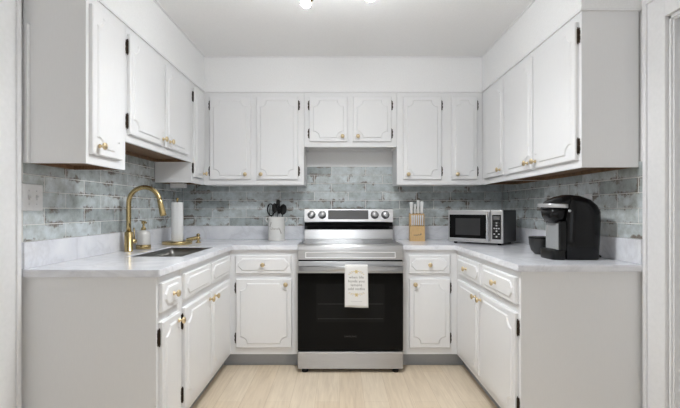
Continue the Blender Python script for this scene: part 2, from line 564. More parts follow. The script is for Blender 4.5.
# glazed tiles on the three walls: real tiles over a grout bed
TZ0, TH, TL = 1.0275, 0.0755, 0.304
def tiles(parent, p_of, u0, u1, rows, off, limits=None):
    """p_of(u, depth, z) -> point; off: where odd-row joints fall"""
    mb = MB()
    uvl = mb.bm.loops.layers.uv.new('UVMap')
    g = 0.0018
    def slab(ua, ub, za, zb, d0, d1, mat, uvr=None, bev=0.0015):
        P = [p_of(ua, d0, za), p_of(ub, d0, za), p_of(ub, d0, zb), p_of(ua, d0, zb)]
        F = [p_of(ua, d1 - bev, za), p_of(ub, d1 - bev, za), p_of(ub, d1 - bev, zb), p_of(ua, d1 - bev, zb)]
        T = [p_of(ua + bev, d1, za + bev), p_of(ub - bev, d1, za + bev), p_of(ub - bev, d1, zb - bev), p_of(ua + bev, d1, zb - bev)]
        V = [[mb.bm.verts.new(p) for p in r] for r in (P, F, T)]
        UV = uvr or [(0, 0), (1, 0), (1, 1), (0, 1)]
        fs = [(mb.bm.faces.new(V[2]), UV)]
        for a, b in ((0, 1), (1, 2)):
            for i in range(4):
                j = (i + 1) % 4
                fs.append((mb.bm.faces.new((V[a][i], V[a][j], V[b][j], V[b][i])), [UV[i], UV[j], UV[j], UV[i]]))
        for f, uvs in fs:
            f.material_index = mat
            for l, q_ in zip(f.loops, uvs):
                l[uvl].uv = q_
    for r in range(rows):
        za, zb = TZ0 + r * TH, TZ0 + (r + 1) * TH
        lo, hi, ztop = u0, u1, zb
        if limits:
            lim = limits(r)
            if lim is None: continue
            lo, hi, ztop = lim
        zb2 = min(zb, ztop)
        slab(lo, hi, za, zb2, 0.0, 0.0078, 0)
        o = off + (TL / 2 if r % 2 else 0)
        k = math.floor((lo - o) / TL)
        while o + k * TL < hi:
            a, b = o + k * TL, o + (k + 1) * TL
            ca, cb = max(a, lo), min(b, hi)
            if cb - ca > 0.008:
                slab(ca + g, cb - g, za + g, zb2 - g, 0.0, 0.009, 1,
                     [((ca - a) / TL, 0), ((cb - a) / TL, 0), ((cb - a) / TL, (zb2 - za) / TH), ((ca - a) / TL, (zb2 - za) / TH)])
            k += 1
    return mb.build('tile_backsplash', ['grout', 'tile'], parent)
HX0, HX1 = -0.292, 0.470                  # recess above the range
tiles(wall_back, lambda u, d, z: (u, YB - d, z), WL + 0.009, WR - 0.009, 7, -0.986,
      lambda r: (WL + 0.009, WR - 0.009, 9) if r < 5 else (HX0, HX1, 9))
tiles(wall_left, lambda u, d, z: (WL + d, u, z), LEND, YB - 0.0095, 7, 2.09,
      lambda r: (LEND, YB - 0.0095, 9) if r < 5 else (2.14, 3.09, 1.54))
tiles(wall_right, lambda u, d, z: (WR - d, u, z), 1.966, YB - 0.0095, 5, 2.146)

# ------------------------------------------------------------------ cabinets
def make_knob_mesh():
    b = MB()
    b.lathe([(0.0105, 0), (0.0105, 0.003), (0.0060, 0.006), (0.0055, 0.013), (0.0095, 0.017), (0.0150, 0.020), (0.0165, 0.0245), (0.0150, 0.029), (0.0090, 0.0320), (0.0005, 0.033)], (0, 0, 0), (0, -1, 0), 20)
    o = b.build('knob', 'knob')
    me = o.data
    bpy.data.objects.remove(o)
    return me
KNOB = make_knob_mesh()

def make_hinge_mesh():
    b = MB()
    # lobed leaf lying on the face frame, plus barrel with ball tips
    leaf = [(0.001, -0.034), (0.006, -0.038), (0.010, -0.033), (0.0085, -0.026), (0.012, -0.020), (0.012, -0.008), (0.009, 0.0),
            (0.012, 0.008), (0.012, 0.020), (0.0085, 0.026), (0.010, 0.033), (0.006, 0.038), (0.001, 0.034)]
    b.prism(leaf, -0.0035, -0.0005, 0.001)
    b.lathe([(0.001, -0.042), (0.0035, -0.039), (0.0025, -0.035), (0.0048, -0.033), (0.0048, 0.033), (0.0025, 0.035), (0.0035, 0.039), (0.001, 0.042)], (0, -0.0055, 0), (0, 0, 1), 12)
    o = b.build('hinge', 'hinge')
    me = o.data
    bpy.data.objects.remove(o)
    return me
HINGE = make_hinge_mesh()

def scooped(x0, x1, z0, z1, r, s):
    """panel outline with scooped (quarter-round) corners and small shoulders"""
    pts = []
    def arc(cx, cz, a0, a1):
        return [(cx + r * cos(radians(a0 + (a1 - a0) * i / 8)), cz + r * sin(radians(a0 + (a1 - a0) * i / 8))) for i in range(9)]
    pts += [(x0 + s + r, z0), (x1 - s - r, z0)]
    pts += arc(x1 - s, z0 + s, 180, 90)
    pts += [(x1, z0 + s + r), (x1, z1 - s - r)]
    pts += arc(x1 - s, z1 - s, 270, 180)
    pts += [(x1 - s - r, z1), (x0 + s + r, z1)]
    pts += arc(x0 + s, z1 - s, 360, 270)
    pts += [(x0, z1 - s - r), (x0, z0 + s + r)]
    pts += arc(x0 + s, z0 + s, 90, 0)
    return pts

def clipped(x0, x1, z0, z1, c, s):
    """drawer panel outline: clipped corners with small shoulders"""
    return [(x0 + s + c, z0), (x1 - s - c, z0), (x1 - s - c, z0 + s * .6), (x1 - s, z0 + s + c), (x1, z0 + s + c),
            (x1, z1 - s - c), (x1 - s, z1 - s - c), (x1 - s - c, z1 - s * .6), (x1 - s - c, z1), (x0 + s + c, z1),
            (x0 + s + c, z1 - s * .6), (x0 + s, z1 - s - c), (x0, z1 - s - c), (x0, z0 + s + c), (x0 + s, z0 + s + c), (x0 + s + c, z0 + s * .6)]

DT = 0.019      # door thickness
def door_front(root, x0, x1, z0, z1, hinge, knob, knob_low=True, name='door', inset=0.030, rad=0.044):
    b = MB()
    b.prism([(x0, z0), (x1, z0), (x1, z1), (x0, z1)], -DT - 0.001, -0.001, 0.004)
    wi = x1 - x0
    ins = min(inset, wi * 0.13)
    b.prism(scooped(x0 + ins, x1 - ins, z0 + inset, z1 - inset, min(rad, wi * 0.17), 0.006), -DT - 0.0075, -DT - 0.0005, 0.006)
    d = b.build(name, 'cab', root)
    hx = x0 - 0.003 if hinge == 'L' else x1 + 0.003
    for hz in (z1 - 0.068, z0 + 0.068):
        h = link('hinge', HINGE, d, (hx, -0.001, hz), (0, pi if hinge == 'L' else 0, 0))
        h['label'] = 'dark bronze hinge'
    kx = x1 - 0.040 if knob == 'R' else x0 + 0.040
    kz = z0 + 0.040 if knob_low else z1 - 0.036
    k = link('knob', KNOB, d, (kx, -DT - 0.0065, kz))
    k['label'] = 'round brass knob'
    return d

def drawer_front(root, x0, x1, z0, z1, knob=True, name='drawer'):
    b = MB()
    b.prism([(x0, z0), (x1, z0), (x1, z1), (x0, z1)], -DT - 0.001, -0.001, 0.004)
    b.prism(clipped(x0 + 0.018, x1 - 0.018, z0 + 0.022, z1 - 0.022, 0.020, 0.007), -DT - 0.0075, -DT - 0.0005, 0.006)
    d = b.build(name, 'cab', root)
    if knob:
        k = link('knob', KNOB, d, ((x0 + x1) / 2, -DT - 0.0065, (z0 + z1) / 2))
        k['label'] = 'round brass knob'
    return d

def upper_cabinet(label, loc, rz, w, depth, z0, z1, doors, wood='wood_dark'):
    """origin at the face's lower left corner (seen from the front); body runs towards +y"""
    r = thing('upper_cabinet', label, 'cabinet', loc, rz, 'white upper cabinets')
    h = z1 - z0
    g = 0.0006
    b = MB()
    b.box(g, 0.016, 0.019, depth, 0, h).box(w - 0.016, w - g, 0.019, depth, 0, h)
    b.box(0.016, w - 0.016, 0.019, depth, h - 0.016, h - g).box(0.016, w - 0.016, depth - 0.008, depth, 0.022, h - 0.016)
    b.build('cabinet_body', 'cab', r)
    MB().box(g, w - g, 0, 0.019, 0, h - g).build('face_frame', 'cab', r)
    p = MB().box(0.016, 0.0175, 0.021, depth - 0.02, 0.0005, 0.022).box(w - 0.0175, w - 0.016, 0.021, depth - 0.02, 0.0005, 0.022).box(0.0175, w - 0.0175, 0.0192, 0.021, 0.0005, 0.022)
    p = p.box(0.016, w - 0.016, 0.019, depth - 0.001, 0.022, 0.034).box(0.016, w - 0.016, depth - 0.020, depth - 0.002, 0.002, 0.022).build('bottom_panel', wood, r)
    if wood == 'wood_dark': p['label'] = 'bare brown wood underside'
    for d in doors:
        door_front(r, *d)
    return r

def base_cabinet(label, loc, rz, w, depth, toe_w=None):
    r = thing('base_cabinet', label, 'cabinet', loc, rz, 'white base cabinets')
    g = 0.0006
    b = MB().box(g, 0.018, 0.019, depth, TOE, ZCB - g).box(w - 0.018, w - g, 0.019, depth, TOE, ZCB - g)
    b.box(0.018, w - 0.018, 0.019, depth, TOE, TOE + 0.018).box(0.018, w - 0.018, depth - 0.012, depth, TOE + 0.018, ZCB - g)
    b.build('cabinet_body', 'cab', r)
    MB().box(g, w - g, 0, 0.019, TOE, ZCB - g).build('face_frame', 'cab', r)
    a, b = toe_w or (g, w - g)
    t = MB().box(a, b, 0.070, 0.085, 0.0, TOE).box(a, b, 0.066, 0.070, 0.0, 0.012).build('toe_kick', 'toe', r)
    t['label'] = 'recessed grey toe kick'
    return r

UD = 0.2855
gap = 0.0008
# --- back wall uppers (local x = world x)
ox = XUL
upper_cabinet('tall two-door white upper cabinet on back wall left of the range, above the utensil crock', (ox, YU, ZU), 0, HX0 - ox - gap, UD, ZU, ZS,
    [(-1.0655 - ox, -0.7298 - ox, 1.420 - ZU, 2.098 - ZU, 'L', 'R'), (-0.6822 - ox, -0.3424 - ox, 1.420 - ZU, 2.098 - ZU, 'R', 'L')], 'cab')
ox = HX0
upper_cabinet('short two-door white upper cabinet centred above the stainless range', (ox, YU, 1.688), 0, HX1 - HX0, UD, 1.688, ZS,
    [(-0.248 - ox, 0.063 - ox, 1.730 - 1.688, 2.098 - 1.688, 'L', 'R'), (0.109 - ox, 0.424 - ox, 1.730 - 1.688, 2.098 - 1.688, 'R', 'L')], 'cab')
ox = HX1 + gap
upper_cabinet('tall two-door white upper cabinet on back wall above the knife block', (ox, YU, ZU), 0, XUR - ox, UD, ZU, ZS,
    [(0.520 - ox, 0.834 - ox, 1.420 - ZU, 2.098 - ZU, 'R', 'L'), (0.920 - ox, 1.128 - ox, 1.420 - ZU, 2.098 - ZU, 'R', 'L')], 'cab')
# --- left wall uppers (local x = world y)
LD = XUL - WL - 0.0095
oy = LEND
upper_cabinet('tall single-door white upper cabinet on left wall above the light switch', (XUL, oy, ZU), pi / 2, 2.138 - oy - gap, LD, ZU, ZS,
    [(1.826 - oy, 2.076 - oy, 1.420 - ZU, 2.090 - ZU, 'R', 'L')])
oy = 2.138
upper_cabinet('short two-door white upper cabinet on left wall above the brass faucet', (XUL, oy, 1.529), pi / 2, 3.092 - oy, LD, 1.529, ZS,
    [(2.152 - oy, 2.577 - oy, 1.568 - 1.529, 2.092 - 1.529, 'L', 'R'), (2.599 - oy, 2.990 - oy, 1.568 - 1.529, 2.092 - 1.529, 'R', 'L')])
oy = 3.092 + gap
upper_cabinet('narrow single-door white upper cabinet in left corner above the paper towel roll', (XUL, oy, ZU), pi / 2, YU - oy - gap, LD, ZU, ZS,
    [(3.112 - oy, 3.330 - oy, 1.420 - ZU, 2.098 - ZU, 'L', 'R')])
# --- right wall uppers (local x = -world y)
RD = WR - XUR - 0.0095
oy = 2.890
upper_cabinet('large two-door white upper cabinet on right wall above the black coffee maker', (XUR, oy, ZU), -pi / 2, oy - REND, RD, ZU, ZS,
    [(oy - 2.882, oy - 2.470, 1.415 - ZU, 2.092 - ZU, 'L', 'R'), (oy - 2.452, oy - 2.014, 1.415 - ZU, 2.092 - ZU, 'R', 'L')])
oy = YU - gap
upper_cabinet('single-door white upper cabinet in right corner above the microwave', (XUR, oy, ZU), -pi / 2, oy - 2.890 - gap, RD, ZU, ZS,
    [(oy - 3.290, oy - 2.902, 1.418 - ZU, 2.096 - ZU, 'L', 'R')])

# --- base cabinets
DZ0, DZ1, KZ0, KZ1 = 0.706, 0.838, 0.157, 0.664
RX0, RX1 = -0.3016, 0.4556               # range sides
BD = YB - YBASE - 0.002
ox = XBL
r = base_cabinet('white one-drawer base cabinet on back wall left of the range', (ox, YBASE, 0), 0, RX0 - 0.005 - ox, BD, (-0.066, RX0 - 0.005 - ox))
drawer_front(r, -0.7657 - ox, -0.3575 - ox, DZ0 - 0.004, DZ1 - 0.002)
door_front(r, -0.762 - ox, -0.354 - ox, KZ0, KZ1 - 0.002, 'L', 'R', False)
ox = RX1 + 0.012
r = base_cabinet('white one-drawer base cabinet on back wall right of the range', (ox, YBASE, 0), 0, XBR - ox, BD, (0.0006, XBR - ox + 0.066))
drawer_front(r, 0.509 - ox, 0.810 - ox, DZ0 - 0.004, DZ1 - 0.002)
door_front(r, 0.512 - ox, 0.811 - ox, KZ0, KZ1 - 0.002, 'R', 'L', False)
# left run
LBE = 1.806
LBD = XBL - WL - 0.001
oy = LBE
r = base_cabinet('narrow white base cabinet with one drawer at the near end of left run', (XBL, oy, 0), pi / 2, 2.068 - oy - gap, LBD)
drawer_front(r, 1.829 - oy, 2.040 - oy, DZ0 + 0.006, DZ1 + 0.004)
door_front(r, 1.829 - oy, 2.040 - oy, KZ0, KZ1 + 0.004, 'L', 'R', False)
oy = 2.068
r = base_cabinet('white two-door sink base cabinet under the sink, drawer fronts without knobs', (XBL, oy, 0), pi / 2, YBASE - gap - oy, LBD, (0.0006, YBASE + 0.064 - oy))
drawer_front(r, 2.098 - oy, 2.514 - oy, DZ0 + 0.006, DZ1 + 0.004, False, 'false_drawer_front')
drawer_front(r, 2.534 - oy, 2.960 - oy, DZ0 + 0.006, DZ1 + 0.004, False, 'false_drawer_front')
door_front(r, 2.098 - oy, 2.514 - oy, KZ0, KZ1 + 0.004, 'L', 'R', False)
door_front(r, 2.534 - oy, 2.960 - oy, KZ0, KZ1 + 0.004, 'R', 'L', False)
# right run
RBE = 1.962
RBD = WR - XBR - 0.001
oy = YBASE - gap
r = base_cabinet('white two-drawer two-door base cabinet on right wall under the coffee maker', (XBR, oy, 0), -pi / 2, oy - RBE, RBD, (-0.064, oy - RBE))
drawer_front(r, oy - 2.964, oy - 2.496, DZ0 + 0.006, DZ1 + 0.004)
drawer_front(r, oy - 2.450, oy - 1.988, DZ0 + 0.006, DZ1 + 0.004)
door_front(r, oy - 2.964, oy - 2.506, KZ0, KZ1 + 0.004, 'L', 'R', False)
door_front(r, oy - 2.490, oy - 1.988, KZ0, KZ1 + 0.004, 'R', 'L', False)

# scribe strip closing the gap between the left casing and the near upper cabinet
struct('trim_5', MB().box(WL + 0.027, WL + 0.040, 1.790, 1.8055, ZU, 1.986, 0.002).box(WL, WL + 0.026, 1.797, 1.8055, ZU, 1.986), 'trim')

# ------------------------------------------------------------------ worktops
def slab_cells(xs, ys, keep, z0, z1, bev):
    b = bmesh.new()
    V = {}
    def v(i, j, k):
        if (i, j, k) not in V:
            V[(i, j, k)] = b.verts.new((xs[i], ys[j], (z0, z1)[k]))
        return V[(i, j, k)]
    nx, ny = len(xs) - 1, len(ys) - 1
    K = {(i, j) for i in range(nx) for j in range(ny) if keep(i, j)}
    for (i, j) in K:
        b.faces.new((v(i, j, 1), v(i + 1, j, 1), v(i + 1, j + 1, 1), v(i, j + 1, 1)))
        b.faces.new((v(i, j, 0), v(i, j + 1, 0), v(i + 1, j + 1, 0), v(i + 1, j, 0)))
        for (di, dj, p, q) in ((-1, 0, (i, j), (i, j + 1)), (1, 0, (i + 1, j + 1), (i + 1, j)), (0, -1, (i + 1, j), (i, j)), (0, 1, (i, j + 1), (i + 1, j + 1))):
            if (i + di, j + dj) not in K:
                b.faces.new((v(*p, 0), v(*q, 0), v(*q, 1), v(*p, 1)))
    bmesh.ops.recalc_face_normals(b, faces=b.faces[:])
    if bev:
        es = [e for e in b.edges if len(e.link_faces) == 2 and e.calc_face_angle(0) > 1.0]
        bmesh.ops.bevel(b, geom=es, offset=bev, segments=2, affect='EDGES')
    return b

SX0, SX1, SY0, SY1 = -1.195, -0.885, 2.29, 2.90     # sink opening
XCL, XCR, YC = -0.785, 0.845, 3.004
LCE, RCE = 1.784, 1.944
UPH = 1.0272
root = thing('countertop', 'white grey-veined worktop with the sink cut-out, left of the range', 'countertop', (WL, LCE, 0))
mb = MB()
t = slab_cells([WL + 0.0005, SX0, SX1, XCL, RX0 - 0.003], [LCE, SY0, SY1, YC, YB - 0.0005],
               lambda i, j: not (i == 1 and j == 1) and not (i == 3 and j < 3), ZCB, ZCT, 0.003)
mb.merge(t, mtx=Matrix.Translation((-WL, -LCE, 0)))
mb.build('worktop_slab', 'marble', root)
root = thing('countertop', 'white grey-veined worktop right of the range under the microwave and coffee maker', 'countertop', (WR, RCE, 0))
mb = MB()
mb.merge(slab_cells([RX1 + 0.003, XCR, WR - 0.0005], [RCE, YC, YB - 0.0005], lambda i, j: i == 1 or j == 1, ZCB, ZCT, 0.003), mtx=Matrix.Translation((-WR, -RCE, 0)))
mb.build('worktop_slab', 'marble', root)
def upstand(label, x0, x1, y0, y1):
    o = MB().box(x0, x1, y0, y1, ZCT + 0.0003, UPH, 0.002).build('backsplash_upstand', 'marble')
    tag(o, label, 'backsplash', 'veined quartz upstands')
upstand('low white veined upstand along left wall behind the faucet', WL + 0.0005, WL + 0.020, LCE + 0.016, YB - 0.0005)
upstand('low white veined upstand on back wall behind the utensil crock', WL + 0.0205, RX0 - 0.003, YB - 0.020, YB - 0.0005)
upstand('low white veined upstand on back wall behind the knife block', RX1 + 0.003, WR - 0.0205, YB - 0.020, YB - 0.0005)
upstand('low white veined upstand along right wall behind the coffee maker', WR - 0.020, WR - 0.0005, RCE + 0.016, YB - 0.0005)

# ------------------------------------------------------------------ sink and faucet
scx, scy = (SX0 + SX1) / 2, (SY0 + SY1) / 2
root = thing('sink', 'undermount stainless steel sink set in the left worktop', 'sink', (scx, scy, ZCB - 0.19))
hx, hy = (SX1 - SX0) / 2, (SY1 - SY0) / 2
def ring(dx, dy, z, r):
    return [(p[0], p[1], z) for p in rrect(-dx, dx, -dy, dy, r, 6)]
mb = MB()
H = 0.19
mb.loft([ring(hx - 0.0012, hy - 0.0012, H - 0.01, 0.012), ring(hx - 0.0012, hy - 0.0012, H + 0.026, 0.012), ring(hx - 0.003, hy - 0.003, H + 0.027, 0.014), ring(hx - 0.005, hy - 0.005, H - 0.02, 0.03),
         ring(hx - 0.006, hy - 0.006, 0.03, 0.035), ring(hx - 0.03, hy - 0.03, 0.006, 0.03), ring(0.05, 0.05, 0.0, 0.03)], cap0=False)
mb.build('basin', 'sinksteel', root)
MB().lathe([(0.045, 0.001), (0.045, 0.004), (0.03, 0.003), (0.028, 0.0015), (0.001, 0.0015)], (0, 0, 0)).build('drain', 'chrome', root)

fx, fy = -1.325, 2.575
root = thing('faucet', 'tall brass gooseneck faucet behind the sink', 'faucet', (fx, fy, ZCT))
MB().lathe([(0.027, 0), (0.027, 0.004), (0.0248, 0.006), (0.0248, 0.118), (0.021, 0.124), (0.015, 0.126)], n=28).build('base', 'brass', root)
ra = 0.098
path = [(0, 0, 0.124), (0, 0, 0.20), (0, 0, 0.305)]
for i in range(1, 15):
    a = pi - (pi * 0.95) * i / 14
    path.append((ra + ra * cos(a), 0, 0.305 + ra * sin(a)))
MB().tube(path, 0.0142, 16).build('gooseneck', 'brass', root)
e = Vector(path[-1])
dirv = Vector((0.24, 0, -1)).normalized()
mb = MB()
mb.lathe([(0.0142, -0.004), (0.0158, 0.0), (0.0165, 0.020), (0.0195, 0.085), (0.0195, 0.098), (0.017, 0.100), (0.001, 0.100)], e, dirv)
mb.build('spray_head', 'brass', root)
MB().lathe([(0.0148, 0.0), (0.0148, 0.004)], e - dirv * 0.006, dirv).build('spray_collar', 'slot', root)
mb = MB()
mb.lathe([(0.0165, 0.015), (0.0165, 0.048), (0.014, 0.052), (0.001, 0.052)], (0, 0, 0.062), (0.35, 1, 0), 20)
mb.tube([(0.014, 0.040, 0.066), (0.014, 0.042, 0.10), (0.012, 0.040, 0.148)], [0.0052, 0.0046, 0.0042], 10)
mb.build('lever_handle', 'brass', root)

root = thing('soap_dispenser', 'white soap dispenser with brass pump beside the faucet', 'soap dispenser', (-1.312, 2.742, ZCT))
MB().lathe([(0.045, 0), (0.047, 0.002), (0.047, 0.027), (0.044, 0.029)], n=28).build('brass_base', 'brass', root)
MB().lathe([(0.040, 0.0292), (0.042, 0.032), (0.042, 0.100), (0.036, 0.116), (0.018, 0.122), (0.014, 0.126)], n=28).build('bottle', 'ceramic', root)
mb = MB().lathe([(0.016, 0.126), (0.016, 0.142), (0.008, 0.146), (0.006, 0.166), (0.013, 0.170), (0.013, 0.186), (0.004, 0.189)])
mb.tube([(0, 0, 0.180), (0.016, -0.008, 0.181), (0.026, -0.014, 0.174)], 0.0055, 10)
mb.build('pump', 'brass', root)

# ------------------------------------------------------------------ paper towel holder, roll, ornament
tx, ty = -1.236, 3.12
root = thing('paper_towel_holder', 'brass paper towel stand with round base on worktop by left corner', 'paper towel holder', (tx, ty, ZCT))
MB().lathe([(0.106, 0), (0.109, 0.003), (0.109, 0.020), (0.103, 0.024), (0.001, 0.024)], n=40).build('base_plate', 'brass', root)
MB().lathe([(0.006, 0.0242), (0.006, 0.330), (0.009, 0.334), (0.009, 0.350), (0.004, 0.354)], n=16).build('rod', 'brass', root)
mb = MB()
mb.loft([[(r_ * cos(2 * pi * i / 40), r_ * sin(2 * pi * i / 40), z_) for i in range(40)] for r_, z_ in
         ((0.019, 0.0), (0.042, 0.0), (0.043, 0.002), (0.043, 0.292), (0.042, 0.294), (0.019, 0.294), (0.019, 0.0))], cap0=False, cap1=False)
mb.loft([[(0.043 * cos(a), 0.043 * sin(a) , z_) , (0.0455 * cos(a + .5), 0.0455 * sin(a + .5), z_)] for a, z_ in ((-1.6, 0.0), (-1.6, 0.293))], cap0=False, cap1=False, closed=False, smooth=False)
o = mb.build('paper_towel_roll', 'paper', None, (tx, ty, ZCT + 0.0245))
tag(o, 'white paper towel roll standing on the brass stand', 'paper towel')

root = thing('brass_ornament', 'small ribbed brass ornament on worktop right of the paper towel roll', 'ornament', (-1.150, 3.26, ZCT))
mb = MB()
mb.lathe([(0.020, 0), (0.022, 0.002), (0.022, 0.006), (0.011, 0.010), (0.009, 0.022), (0.015, 0.026), (0.018, 0.036), (0.014, 0.046), (0.008, 0.050), (0.015, 0.058), (0.012, 0.070), (0.001, 0.075)], (0.025, 0, 0), n=18)
mb.build('upright_finial', 'brass', root)
mb = MB()
prof = []
for i in range(9):
    prof += [(0.009, i * 0.010), (0.0165, i * 0.010 + 0.003), (0.0165, i * 0.010 + 0.007)]
mb.lathe(prof + [(0.004, 0.092)], (0.022, -0.002, 0.040), (-1, 0, -0.22), 16)
mb.build('ribbed_arm', 'brass', root)
MB().lathe([(0.014, 0), (0.015, 0.003), (0.006, 0.006), (0.005, 0.022), (0.001, 0.024)], (-0.055, 0, 0), n=14).build('foot', 'brass', root)

def yz_prism(mb, pts, x0, x1, mat=0):
    mb.loft([[(x0, p[0], p[1]) for p in pts], [(x1, p[0], p[1]) for p in pts]], smooth=False, mat=mat)

# ------------------------------------------------------------------ range
RCX = (RX0 + RX1) / 2
root = thing('range', 'stainless steel electric range with black oven door between the base cabinets', 'stove', (RCX, 2.94, 0))
hw = (RX1 - RX0) / 2
MB().box(-hw + 0.002, hw - 0.002, 0.040, 0.690, 0.030, 0.898).build('body', 'darkgrey', root)
for sx in (-1, 1):
    for yy in (0.035, 0.63):
        MB().lathe([(0.022, 0), (0.024, 0.003), (0.024, 0.014), (0.012, 0.018), (0.012, 0.031)], (sx * (hw - 0.05), yy, 0), n=16).build('foot', 'black', root)
MB().box(-hw, hw, 0.0, 0.038, 0.029, 0.152, 0.004).build('storage_drawer', 'steel', root)
door = MB().box(-hw, hw, 0.0, 0.038, 0.160, 0.716, 0.003).build('oven_door', 'blackglass', root)
wnd = MB().prism(rrect(-0.245, 0.245, 0.365, 0.640, 0.012), -0.0008, 0.001).build('oven_window', 'ovenwin', door)
mb = MB()
for zz in (0.388, 0.494):
    mb.box(-0.235, 0.235, -0.0013, -0.0007, zz, zz + 0.003)
mb.build('rack_line', 'rack', door)
text_verts('SAMSUNG', 0.017, lambda x, y: (x, -0.0006, 0.262 + y), 'maker_logo', 'logo_dim', door, sx=1.15)
MB().box(-hw, hw, 0.0, 0.038, 0.7165, 0.800, 0.003).build('door_trim', 'steel', door)
mb = MB()
mb.loft([[(x, -0.042 + p[0], 0.754 + p[1]) for p in rrect(-0.011, 0.011, -0.020, 0.020, 0.009, 4)] for x in (-hw + 0.012, hw - 0.012)])
for sx in (-1, 1):
    mb.box(sx * (hw - 0.045) - 0.012, sx * (hw - 0.045) + 0.012, -0.034, 0.001, 0.742, 0.766, 0.003)
mb.build('oven_handle', 'steel2', door)
MB().box(-hw + 0.004, hw - 0.004, 0.012, 0.040, 0.801, 0.812).build('vent_gap', 'black', root)
mb = MB()
yz_prism(mb, [(0.0, 0.8125), (0.0, 0.884), (0.040, 0.884), (0.040, 0.8125)], -hw, hw)
mb.build('front_panel', 'steel', root)
mb = MB()
fx0, fx1, fz0, fz1, fw = -hw + 0.055, hw - 0.055, 0.824, 0.868, 0.006
mb.box(fx0, fx1, -0.005, 0.001, fz0, fz0 + fw, 0.002).box(fx0, fx1, -0.005, 0.001, fz1 - fw, fz1, 0.002)
mb.box(fx0, fx0 + fw, -0.005, 0.001, fz0 + fw, fz1 - fw, 0.0).box(fx1 - fw, fx1, -0.005, 0.001, fz0 + fw, fz1 - fw, 0.0)
mb.build('panel_bead', 'bead', root)
# cooktop: sloped steel front edge and steel-rimmed glass
mb = MB()
yz_prism(mb, [(-0.004, 0.885), (-0.002, 0.906), (0.010, 0.921), (0.030, 0.9235), (0.040, 0.9235), (0.040, 0.885)], -hw, hw)
mb.box(-hw, -hw + 0.012, 0.040, 0.575, 0.898, 0.9235).box(hw - 0.012, hw, 0.040, 0.575, 0.898, 0.9235)
mb.build('cooktop_rim', 'steel', root)
ct = MB().box(-hw + 0.012, hw - 0.012, 0.040, 0.575, 0.899, 0.9225).build('cooktop_glass', 'blackglass', root)
for bx_, by_, br_ in ((-0.19, 0.18, 0.115), (0.19, 0.18, 0.09), (-0.19, 0.43, 0.075), (0.19, 0.43, 0.09)):
    mb = MB()
    n = 48
    mb.loft([[(bx_ + r_ * cos(2 * pi * i / n), by_ + r_ * sin(2 * pi * i / n), 0.9228) for i in range(n)] for r_ in (br_, br_ - 0.004)], cap0=False, cap1=False)
    mb.build('burner_ring', 'rack', ct)
# backguard
bg = MB()
yz_prism(bg, [(0.566, 0.9236), (0.580, 1.003), (0.690, 1.003), (0.690, 0.9236)], -hw, hw)
bg = bg.build('backguard', 'steel', root)
mb = MB()
yz_prism(mb, [(0.574, 1.0035), (0.566, 1.030), (0.600, 1.064), (0.690, 1.064), (0.690, 1.0035)], -hw, hw)
mb.build('vent_band', 'bandglass', bg)
cp = MB()
yz_prism(cp, [(0.556, 1.0645), (0.553, 1.070), (0.574, 1.176), (0.580, 1.180), (0.690, 1.180), (0.690, 1.0645)], -hw, hw)
cp = cp.build('control_panel', 'steel2', root)
def on_panel(x, z, d=0.0):
    k = (z - 1.070) / 0.106
    return Vector((x, 0.553 + 0.021 * k - d, z))
nrm = Vector((0, -1, 0.2)).normalized()
mb = MB()
za, zb = 1.090, 1.168
mb.loft([[on_panel(-0.176, za, -0.001), on_panel(0.168, za, -0.001), on_panel(0.168, zb, -0.001), on_panel(-0.176, zb, -0.001)],
         [on_panel(-0.176, za, 0.0015), on_panel(0.168, za, 0.0015), on_panel(0.168, zb, 0.0015), on_panel(-0.176, zb, 0.0015)]], smooth=False)
mb.build('display', 'display', cp)
for kx in (-0.317, -0.226, 0.222, 0.313):
    o_ = on_panel(kx, 1.128)
    k = MB().lathe([(0.034, 0.0), (0.034, 0.003), (0.030, 0.004)], o_, nrm, 28).build('knob_dark_ring', 'slot', cp)  # dark ring laid round each knob
    mb = MB().lathe([(0.0285, 0.002), (0.0275, 0.024), (0.0245, 0.029), (0.001, 0.030)], o_, nrm, 28)
    mb.box(kx - 0.003, kx + 0.003, o_.y - 0.036, o_.y - 0.024, 1.112, 1.156, 0.001)
    mb.build('control_knob', 'steel2', cp)

# towel over the oven handle
TWX = 0.1165
def tow_y(x, s):
    """forward bulge of the cloth at x (from its centre), s metres below the bar"""
    return -0.0035 * sin(x * 52 + 0.6) * min(1, max(0, s - 0.05) / 0.2) - 0.003 * min(1, max(0, s) / 0.2)
TW, TD = 0.161, 0.290
ztop = 0.776
root_t = thing('dish_towel', 'white printed dish towel with mustard motifs hanging over the oven handle', 'towel', (TWX, 2.94 - 0.055, 0.472))
mb = MB()
def towel_pt(u, k, off):
    x = (u - 0.5) * TW
    # path: 0..1 behind the bar going up, 1..2 over the bar, 2..3 down the front
    if k <= 1:
        return Vector((x, 0.0285 + off, 0.62 + (ztop - 0.62) * k - 0.472))
    if k <= 2:
        a = (k - 1) * pi
        c = 0.0150
        return Vector((x, 0.0135 + (c + off) * cos(a), ztop + (0.006 + off) * sin(a) - 0.472))
    s = (k - 2) * TD
    xx = x * (1 + 0.03 * (k - 2)) + 0.002 * (k - 2)
    zz = ztop - s - (0.006 * (u - 0.3) if k > 2.9 else 0)
    return Vector((xx, -0.0015 - off + tow_y(x, s), zz - 0.472))
ks = [i / 5 for i in range(5)] + [1 + i / 8 for i in range(8)] + [2 + i / 16 for i in range(17)]
nu = 16
G = [[[mb.bm.verts.new(towel_pt(i / nu, k, o_)) for i in range(nu + 1)] for k in ks] for o_ in (0.0, 0.0022)]
